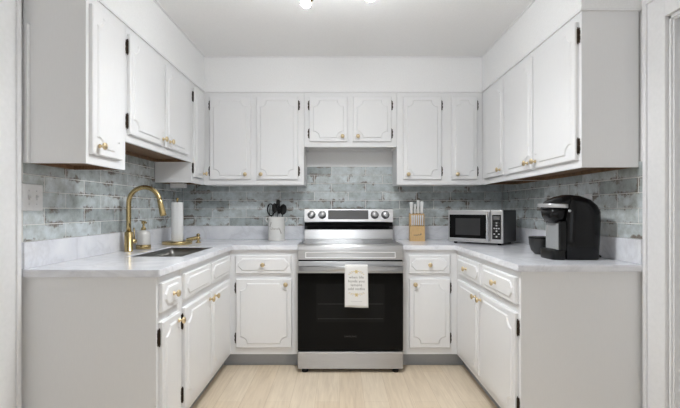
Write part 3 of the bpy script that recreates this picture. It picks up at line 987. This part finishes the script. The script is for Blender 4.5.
for L_ in (0, 1):
    for a in range(len(ks) - 1):
        for i in range(nu):
            q_ = (G[L_][a][i], G[L_][a][i + 1], G[L_][a + 1][i + 1], G[L_][a + 1][i])
            f = mb.bm.faces.new(q_ if L_ else q_[::-1]); f.smooth = True
for a in range(len(ks) - 1):
    for i in (0, nu):
        mb.bm.faces.new((G[0][a][i], G[1][a][i], G[1][a + 1][i], G[0][a + 1][i]))
for a in (0, len(ks) - 1):
    for i in range(nu):
        mb.bm.faces.new((G[0][a][i], G[1][a][i], G[1][a][i + 1], G[0][a][i + 1]))
tow = mb.build('towel_cloth', 'cloth', root_t)
def on_towel(x, s, lift=0.0006):
    k = 2 + s / TD
    p = towel_pt(x / TW + 0.5, k, 0.0022 + lift)
    return p
for body, s in (('when life', 0.080), ('hands you', 0.107), ('lemons', 0.134), ('add vodka', 0.161)):
    text_verts(body, 0.026, lambda x, y, s=s: on_towel(x, s - y), 'printed_words', 'ink', root_t, spacing=1.08)
def motif(sc, flip):
    mb = MB()
    def blob(cx, cs, rx, ry, ang, mat):
        pts = [on_towel(cx + rx * cos(t_) * cos(ang) - ry * sin(t_) * sin(ang), cs + rx * cos(t_) * sin(ang) + ry * sin(t_) * cos(ang)) for t_ in [2 * pi * i / 12 for i in range(12)]]
        mb.face(pts, mat)
    for a in range(6):
        blob(0.008 * cos(a * pi / 3), sc + 0.008 * sin(a * pi / 3), 0.007, 0.0032, a * pi / 3, 0)
    blob(0, sc, 0.004, 0.004, 0, 1)
    for sx in (-1, 1):
        for i in range(6):
            xx = sx * (0.018 + i * 0.0065)
            blob(xx, sc + flip * (0.002 + 0.0005 * i * i) + (0.004 if i % 2 else -0.004), 0.0055, 0.0021, sx * (0.7 if i % 2 else -0.7), i % 3 == 1)
    mb.build('printed_motif', ['gold_ink', 'inkdim'], root_t)
motif(0.040, 1)
motif(0.202, -1)
mb = MB()
for i in range(9):
    x_ = -0.036 + i * 0.0085
    mb.face([on_towel(x_, 0.247), on_towel(x_ + 0.005, 0.247), on_towel(x_ + 0.005, 0.2505), on_towel(x_, 0.2505)], 0)
mb.build('printed_line', 'inkdim', root_t)

# ------------------------------------------------------------------ utensil crock and utensils
cx, cy = -0.537, 3.485
root = thing('utensil_crock', 'cream white ceramic crock with ear handles holding black utensils', 'crock', (cx, cy, ZCT))
mb = MB()
n = 40
prof = [(0.001, 0.010), (0.060, 0.010), (0.064, 0.014), (0.064, 0.192), (0.067, 0.200), (0.071, 0.203), (0.075, 0.200), (0.0735, 0.192), (0.070, 0.184), (0.070, 0.012), (0.068, 0.003), (0.064, 0.0), (0.001, 0.0)]
mb.lathe(prof, n=n)
mb.build('jar', 'ceramic', root)
for sx in (-1, 1):
    MB().tube([(sx * 0.070, 0, 0.196), (sx * 0.086, 0, 0.196), (sx * 0.090, 0, 0.180), (sx * 0.083, 0, 0.162), (sx * 0.069, 0, 0.156)], 0.0055, 10).build('ear_handle', 'ceramic', root)
def on_crock(x, z):
    a = x / 0.0706
    return (0.0706 * sin(a), -0.0706 * cos(a), z)
def shear(x, y):
    return on_crock(x + 0.25 * y, 0.104 + y)
text_verts('Utensils', 0.027, shear, 'script_lettering', 'script', root, sx=0.98)
mb = MB()
for sx, z_ in ((-1, 0.138), (1, 0.082)):
    for i in range(4):
        a = 0.9 + 0.5 * i
        c = (sx * (0.050 - 0.004 * i), z_ + 0.010 * (i - 1.5))
        mb.face([on_crock(c[0] + 0.006 * cos(a + t_) * (1 if abs(cos(t_)) > .5 else .4), c[1] + 0.006 * sin(a + t_) * (1 if abs(cos(t_)) > .5 else .4)) for t_ in [2 * pi * j / 8 for j in range(8)]])
mb.build('leaf_sprig', 'script', root)

def utensil(name, label, px, py, lean_x, lean_y, ztip, head, stem_mat='black'):
    """stands in the crock, head up; head(mb) builds the head around the origin pointing to +z"""
    base = Vector((cx + px, cy + py, ZCT + 0.0125))
    L_ = ztip - base.z
    r = thing(name, label, 'utensil', base, 0, 'black utensils in the crock')
    r.rotation_euler = (-lean_y, lean_x, 0)
    mb = MB(); hl = head(mb, L_)
    mb.build('head', 'black', r)
    s_ = MB().lathe([(0.001, 0), (0.006, 0.002), (0.006, 0.07), (0.0045, 0.09), (0.004, L_ - hl + 0.004)], n=12).build('stem', stem_mat, r)
    return r
def flat_head(wd, hl, slots, th=0.003):
    def f(mb, L_):
        z0, z1 = L_ - hl, L_
        out = [(0.005, z0), (wd * 0.42, z0 + hl * 0.22), (wd * 0.5, z0 + hl * 0.5), (wd * 0.46, z1 - 0.01), (wd * 0.34, z1), (-wd * 0.34, z1), (-wd * 0.46, z1 - 0.01), (-wd * 0.5, z0 + hl * 0.5), (-wd * 0.42, z0 + hl * 0.22), (-0.005, z0)]
        mb.prism(out, -th, th, 0.001)
        return hl
    return f
def ring_head(wd, hl):
    def f(mb, L_):
        zc = L_ - hl / 2
        P = [(wd / 2 * cos(t_), 0, zc + hl / 2 * sin(t_)) for t_ in [2 * pi * i / 28 - pi / 2 for i in range(29)]]
        mb.tube(P, 0.0058, 8)
        for k in (-1, 0, 1):
            mb.tube([(k * wd * 0.22, 0, zc - hl * 0.38), (k * wd * 0.22, 0, zc + hl * 0.38)], 0.003, 6)
        return hl
    return f
def bowl_head(wd, hl):
    def f(mb, L_):
        zc = L_ - hl / 2
        rings = []
        for i in range(9):
            t_ = -1 + 2 * i / 8
            w_ = max(0.003, wd / 2 * math.sqrt(max(0, 1 - t_ * t_)))
            rings.append([(w_ * cos(a), 0.008 * sin(a) + 0.010 * (1 - t_ * t_), zc + t_ * hl / 2) for a in [2 * pi * j / 16 for j in range(16)]])
        mb.loft(rings)
        return hl
    return f
def whisk_head(wd, hl):
    def f(mb, L_):
        z0 = L_ - hl
        for k in range(5):
            a = pi * k / 5
            P = []
            for i in range(21):
                t_ = pi * i / 20
                rr = wd / 2 * sin(t_) ** 0.8 if 0 < i < 20 else 0.0
                side = cos(t_)
                P.append((wd / 2 * cos(t_) * cos(a) * (0.4 + 0.6 * sin(t_)), wd / 2 * cos(t_) * sin(a) * (0.4 + 0.6 * sin(t_)), z0 + hl * sin(t_)))
            mb.tube(P, 0.0022, 6)
        return hl
    return f
utensil('slotted_spoon', 'black slotted spoon with open ring head, leftmost in the crock', -0.028, 0.006, -0.09, 0.02, 1.222, ring_head(0.056, 0.100))
utensil('spatula', 'tall black flat spatula standing highest in the crock', 0.004, 0.026, 0.02, -0.02, 1.256, flat_head(0.036, 0.095, 0))
utensil('serving_spoon', 'black serving spoon with grey stem in front of the tall spatula', -0.006, -0.024, -0.02, -0.02, 1.228, bowl_head(0.048, 0.085), 'silver')
utensil('ladle_spoon', 'black rounded ladle leaning right, rightmost in the crock', 0.030, 0.002, 0.10, 0.0, 1.222, bowl_head(0.060, 0.095))
utensil('whisk', 'black wire whisk with grey stem right of centre in the crock', 0.014, -0.022, 0.04, -0.03, 1.212, whisk_head(0.040, 0.075), 'silver')

# ------------------------------------------------------------------ knife block
kx, ky = 0.652, 3.465
KR = -0.10
root = thing('knife_block', 'light wooden knife block with white knives on worktop right of the range', 'knife block', (kx, ky, ZCT), KR)
kw = 0.062
mb = MB()
yz_prism(mb, [(-0.050, 0.0), (-0.050, 0.124), (-0.006, 0.134), (-0.004, 0.222), (0.072, 0.236), (0.088, 0.0)], -kw, kw)
mb.build('block', 'blockwood', root)
mb = MB()
P = [(-0.030 + 0.052 * i / 30, -0.0508, 0.048 + 0.006 * sin(i * 0.9) + 0.006 * i / 30) for i in range(31)]
mb.tube(P, 0.0011, 5)
mb.tube([(0.022, -0.0508, 0.054), (0.030, -0.0508, 0.066), (0.036, -0.0508, 0.060), (0.026, -0.0508, 0.050)], 0.002, 5)
mb.build('burnt_script_mark', 'ink', root)
mb = MB()
for i in range(6):
    x_ = -0.042 + i * 0.0175
    mb.box(x_ - 0.001, x_ + 0.001, -0.045, -0.014, 0.1276, 0.1300)
mb.build('slots', 'slot', root)
rotm = Matrix.Translation((kx, ky, ZCT)) @ Matrix.Rotation(KR, 4, 'Z')
def knife(label, lx, ly, lz, hl, wd, th, lean, grp):
    p = rotm @ Vector((lx, ly, lz))
    r = thing('steak_knife' if grp.startswith('steak') else 'kitchen_knife', label, 'knife', p, KR, grp)
    r.rotation_euler = (lean, 0, KR)
    b = MB().box(-th * 0.12, th * 0.12, -wd * 0.4, wd * 0.4, -0.05, 0.001)
    b.build('blade', 'steel2', r)
    mb = MB()
    rings = []
    for t_, k in ((0, 0.80), (0.08, 0.9), (0.4, 0.8), (0.75, 0.95), (0.93, 1.0), (1.0, 0.7)):
        rings.append([(q_[0] * k, q_[1] * (k if t_ != 0.4 else 0.95), 0.001 + hl * t_) for q_ in rrect(-th / 2, th / 2, -wd / 2, wd / 2, th * 0.35, 3)])
    mb.loft(rings)
    mb.build('handle', 'knifewhite', r)
    return r
ordn = ['leftmost', 'second from left', 'third from left', 'fourth from left', 'fifth from left', 'rightmost']
for i in range(6):
    knife('white-handled steak knife, %s in the front row of the wooden block' % ordn[i], -0.042 + i * 0.0175, -0.028, 0.1302, 0.086, 0.016, 0.0115, 0.0, 'steak knives in the wooden block')
knife('wide white-handled kitchen knife, leftmost in the back of the wooden block', -0.043, 0.030, 0.2295, 0.098, 0.036, 0.033, 0.06, 'kitchen knives in the back of the block')
knife('thin short white-handled kitchen knife, second from left in back of the block', -0.013, 0.034, 0.2302, 0.080, 0.028, 0.018, 0.04, 'kitchen knives in the back of the block')
knife('tallest white-handled kitchen knife, third from left in back of the block', 0.014, 0.038, 0.2308, 0.114, 0.032, 0.025, 0.05, 'kitchen knives in the back of the block')
knife('white-handled kitchen knife, rightmost in the back of the wooden block', 0.043, 0.030, 0.2302, 0.104, 0.034, 0.030, 0.05, 'kitchen knives in the back of the block')

# ------------------------------------------------------------------ microwave
mw, md, mh = 0.424, 0.305, 0.245
MT = radians(40)
root = thing('microwave', 'compact stainless front microwave set diagonally in the right corner of worktop', 'microwave', (0.868, 3.264, ZCT), -MT)
z0 = 0.014
MB().box(0.0, mw, 0.012, md, z0, z0 + mh, 0.004).build('case', 'black', root)
for fx_ in (0.04, mw - 0.04):
    for fy_ in (0.04, md - 0.04):
        MB().lathe([(0.012, 0), (0.014, 0.002), (0.012, z0 + 0.003)], (fx_, fy_, 0), n=12).build('foot', 'black', root)
xs = 0.336
d = MB().box(0.0, xs - 0.0015, -0.010, 0.0115, z0, z0 + mh, 0.003).build('microwave_door', 'steel2', root)
MB().prism(rrect(0.012, xs - 0.032, z0 + 0.030, z0 + mh - 0.034, 0.004), -0.0116, -0.009).build('door_glass', 'blackglass', d)
MB().prism(rrect(0.062, xs - 0.078, z0 + 0.054, z0 + mh - 0.062, 0.003), -0.0122, -0.011).build('viewing_window', 'darkgrey', d)
mb = MB().tube([(xs - 0.016, -0.010, z0 + 0.020), (xs - 0.016, -0.036, z0 + 0.026), (xs - 0.016, -0.040, z0 + 0.06), (xs - 0.016, -0.040, z0 + mh - 0.06), (xs - 0.016, -0.036, z0 + mh - 0.026), (xs - 0.016, -0.010, z0 + mh - 0.020)], 0.0085, 12)
mb.build('door_handle', 'chrome', d)
text_verts('Hamilton Beach', 0.012, lambda x, y: (xs / 2 + x, -0.0106, z0 + 0.014 + y), 'maker_logo', 'ink', d)
p = MB().box(xs, mw, -0.010, 0.0115, z0, z0 + mh, 0.003).build('control_panel', 'steel2', root)
MB().prism(rrect(xs + 0.012, mw - 0.012, z0 + 0.030, z0 + mh - 0.034, 0.003), -0.0116, -0.009).build('keypad', 'black', p)
MB().prism(rrect(xs + 0.020, mw - 0.020, z0 + mh - 0.070, z0 + mh - 0.044, 0.002), -0.0124, -0.011).build('clock_display', 'display', p)
for rr in range(6):
    for cc in range(3):
        if rr in (0, 2, 3, 4, 5) or cc != 1:
            x_ = xs + 0.0215 + cc * 0.0165
            zz = z0 + 0.044 + rr * 0.0205
            MB().prism(rrect(x_, x_ + 0.012, zz, zz + 0.009 if rr % 2 else zz + 0.012, 0.002, 2), -0.0124, -0.0112).build('keypad_button', 'silver' if rr in (3, 1) or cc == 1 else 'darkgrey', p)

# ------------------------------------------------------------------ coffee maker
qx, qy = 1.225, 2.205
root = thing('coffee_maker', 'glossy black single-cup coffee maker with silver handle on right worktop', 'coffee maker', (qx, qy, ZCT))
def sring(cx_, cy_, rx, ry, z, p=3.2, n=44, tilt=0.0):
    out = []
    for i in range(n):
        a = 2 * pi * i / n
        c, s_ = cos(a), sin(a)
        x = rx * math.copysign(abs(c) ** (2 / p), c)
        y = ry * math.copysign(abs(s_) ** (2 / p), s_)
        out.append((cx_ + x, cy_ + y, z + tilt * x))
    return out
mb = MB()
mb.loft([sring(0.043, 0, 0.088, 0.078, 0.0, 5), sring(0.043, 0, 0.092, 0.082, 0.004, 5), sring(0.045, 0, 0.094, 0.085, 0.10, 5), sring(0.049, 0, 0.097, 0.086, 0.20, 4.6),
         sring(0.050, 0, 0.098, 0.085, 0.250, 4), sring(0.044, 0, 0.091, 0.080, 0.285, 3.4), sring(0.030, 0, 0.076, 0.070, 0.314, 3), sring(0.008, 0, 0.052, 0.052, 0.335, 2.6), sring(-0.004, 0, 0.02, 0.02, 0.341, 2)])
mb.build('housing', 'blackgloss', root)
mb = MB()
mb.loft([sring(-0.070, 0, 0.022, 0.038, 0.190, 2.6), sring(-0.072, 0, 0.034, 0.056, 0.197, 2.8), sring(-0.076, 0, 0.044, 0.068, 0.225, 3), sring(-0.078, 0, 0.048, 0.074, 0.268, 3.4)])
mb.build('brew_head', 'blackgloss', root)
mb = MB()
mb.loft([sring(-0.068, 0, 0.058, 0.076, 0.2685, 3), sring(-0.062, 0, 0.062, 0.076, 0.292, 3, tilt=0.16), sring(-0.048, 0, 0.062, 0.068, 0.316, 2.8, tilt=0.16), sring(-0.022, 0, 0.046, 0.050, 0.335, 2.6, tilt=0.10), sring(-0.008, 0, 0.02, 0.02, 0.342, 2)])
mb.build('lid', 'blackgloss', root)
rings = []
for i in range(25):
    a = pi * 0.5 + pi * i / 24
    c, s_ = cos(a), sin(a)
    pt = (-0.046 + 0.094 * math.copysign(abs(c) ** 0.7, c), 0.086 * math.copysign(abs(s_) ** 0.7, s_), 0.282 + 0.004 * abs(c))
    rings.append([(pt[0] + c * u_, pt[1] + s_ * u_, pt[2] + v_) for u_, v_ in rrect(-0.010, 0.004, -0.011, 0.009, 0.004, 3)])
mb = MB()
mb.loft(rings)
mb.build('brew_handle', 'silver', root)
MB().lathe([(0.007, 0), (0.007, 0.004), (0.001, 0.005)], (-0.036, -0.0835, 0.256), (0, -1, 0), 14).build('handle_pivot', 'silver', root)
MB().box(-0.082, -0.044, -0.072, 0.072, 0.045, 0.20, 0.006).build('bay_column', 'black', root)
MB().box(-0.086, -0.0822, -0.066, 0.062, 0.052, 0.190, 0.001).build('splash_panel', 'greyclear', root)
mb = MB()
mb.loft([sring(-0.080, 0, 0.036, 0.074, 0.0, 5), sring(-0.080, 0, 0.037, 0.076, 0.004, 5), sring(-0.080, 0, 0.037, 0.076, 0.046, 5), sring(-0.080, 0, 0.033, 0.072, 0.052, 5)])
mb.build('drip_tray', 'black', root)
MB().box(-0.112, -0.090, -0.055, 0.055, 0.0525, 0.0545, 0.001).build('tray_grille', 'darkgrey', root)
MB().tube([(0.136, -0.045, 0.022), (0.150, -0.045, 0.016), (0.156, -0.02, 0.009), (0.160, 0.06, 0.006), (0.170, 0.16, 0.006)], 0.0045, 8).build('power_cord', 'black', root)

# dark bowl beside the coffee maker
root = thing('bowl', 'small charcoal bowl on right worktop beside the coffee maker', 'bowl', (1.187, 2.425, ZCT))
MB().lathe([(0.030, 0), (0.033, 0.003), (0.052, 0.024), (0.062, 0.060), (0.064, 0.098), (0.062, 0.100), (0.059, 0.096), (0.056, 0.060), (0.044, 0.026), (0.028, 0.009), (0.001, 0.008)], n=36).build('bowl_body', 'darkgrey', root)
mb = MB()
mb.lathe([(0.0648, 0.092), (0.0652, 0.100), (0.0625, 0.1025), (0.0605, 0.100)], n=36)
mb.build('rim', 'black', root)

# ------------------------------------------------------------------ switch, outlet, under-cabinet light
root = thing('light_switch', 'white double light switch plate on left wall at the tile edge', 'light switch', (WL + 0.0092, 1.855, 1.226), pi / 2)
MB().prism(rrect(-0.064, 0.064, -0.061, 0.061, 0.004), -0.007, 0.0, 0.003).build('cover_plate', 'plate_white', root)
for x_ in (-0.023, 0.023):
    t_ = MB().box(x_ - 0.005, x_ + 0.005, -0.008, -0.0065, -0.012, 0.012).build('toggle_slot', 'caulk', root)
    MB().box(x_ - 0.0035, x_ + 0.0035, -0.019, -0.0075, -0.002, 0.009, 0.001).build('toggle', 'plate_white', root)
    for zz in (-0.030, 0.030):
        MB().lathe([(0.003, 0.0), (0.003, 0.001), (0.001, 0.0012)], (x_, -0.0070, zz), (0, -1, 0), 10).build('screw', 'silver', root)

root = thing('wall_outlet', 'white outlet plate on right wall tiles behind the coffee maker', 'outlet', (WR - 0.0092, 2.393, 1.204), -pi / 2)
MB().prism(rrect(-0.037, 0.037, -0.060, 0.060, 0.004), -0.006, 0.0, 0.003).build('cover_plate', 'plate_white', root)
for zz in (-0.021, 0.021):
    rc = MB().prism(rrect(-0.016, 0.016, zz - 0.014, zz + 0.014, 0.006), -0.0078, -0.0055).build('receptacle', 'plate_white', root)
    mb = MB().box(-0.007, -0.005, -0.0084, -0.0075, zz - 0.003, zz + 0.006).box(0.005, 0.007, -0.0084, -0.0075, zz - 0.003, zz + 0.006)
    mb.build('slots', 'slot', rc)

root = thing('under_cabinet_light', 'small white light box under the left corner cabinet', 'light', (-1.262, 3.21, ZU - 0.034))
MB().box(-0.055, 0.055, -0.03, 0.03, 0.0, 0.0338, 0.003).build('housing', 'plate_white', root)
MB().box(-0.045, 0.045, -0.022, 0.022, -0.002, 0.001).build('lens', 'caulk', root)

# ------------------------------------------------------------------ ceiling light
root = thing('ceiling_light', 'brass ceiling light with lit round bulbs splayed out on short arms', 'ceiling light', (0, 1.93, ZC))
MB().lathe([(0.065, -0.0005), (0.065, -0.016), (0.055, -0.024), (0.012, -0.028), (0.012, -0.10), (0.030, -0.106), (0.088, -0.122), (0.090, -0.174), (0.083, -0.174), (0.083, -0.130), (0.001, -0.130)], n=32).build('canopy', 'brass', root)  # bell below the stem is added; its rim keeps the fill off upper doors
for bx_, by_, bz_ in ((-0.168, 0.12, -0.224), (0.153, 0.12, -0.192), (-0.160, -0.13, -0.21), (0.160, -0.13, -0.21)):
    tip = Vector((bx_, by_, bz_))
    st = Vector((bx_ * 0.35, by_ * 0.35, -0.118))
    dv = (tip - st).normalized()
    a = MB()
    a.tube([st, tip - dv * 0.085], 0.006, 10)
    a.lathe([(0.006, -0.092), (0.017, -0.086), (0.021, -0.060), (0.021, -0.022), (0.018, -0.020), (0.001, -0.020)], tip, dv, 20)
    arm = a.build('arm', 'brass', root)
    MB().lathe([(0.012, -0.0195), (0.014, -0.016), (0.0215, -0.010), (0.025, 0.0), (0.0215, 0.0125), (0.0125, 0.0215), (0.0005, 0.025)], tip, dv, 20).build('bulb', 'bulb', arm)
MB().lathe([(0.0825, -0.1305), (0.0825, -0.134), (0.001, -0.134)], n=32).build('down_fill_disc', 'down_fill', root)  # added glowing disc that brightens the base cabinets and worktops
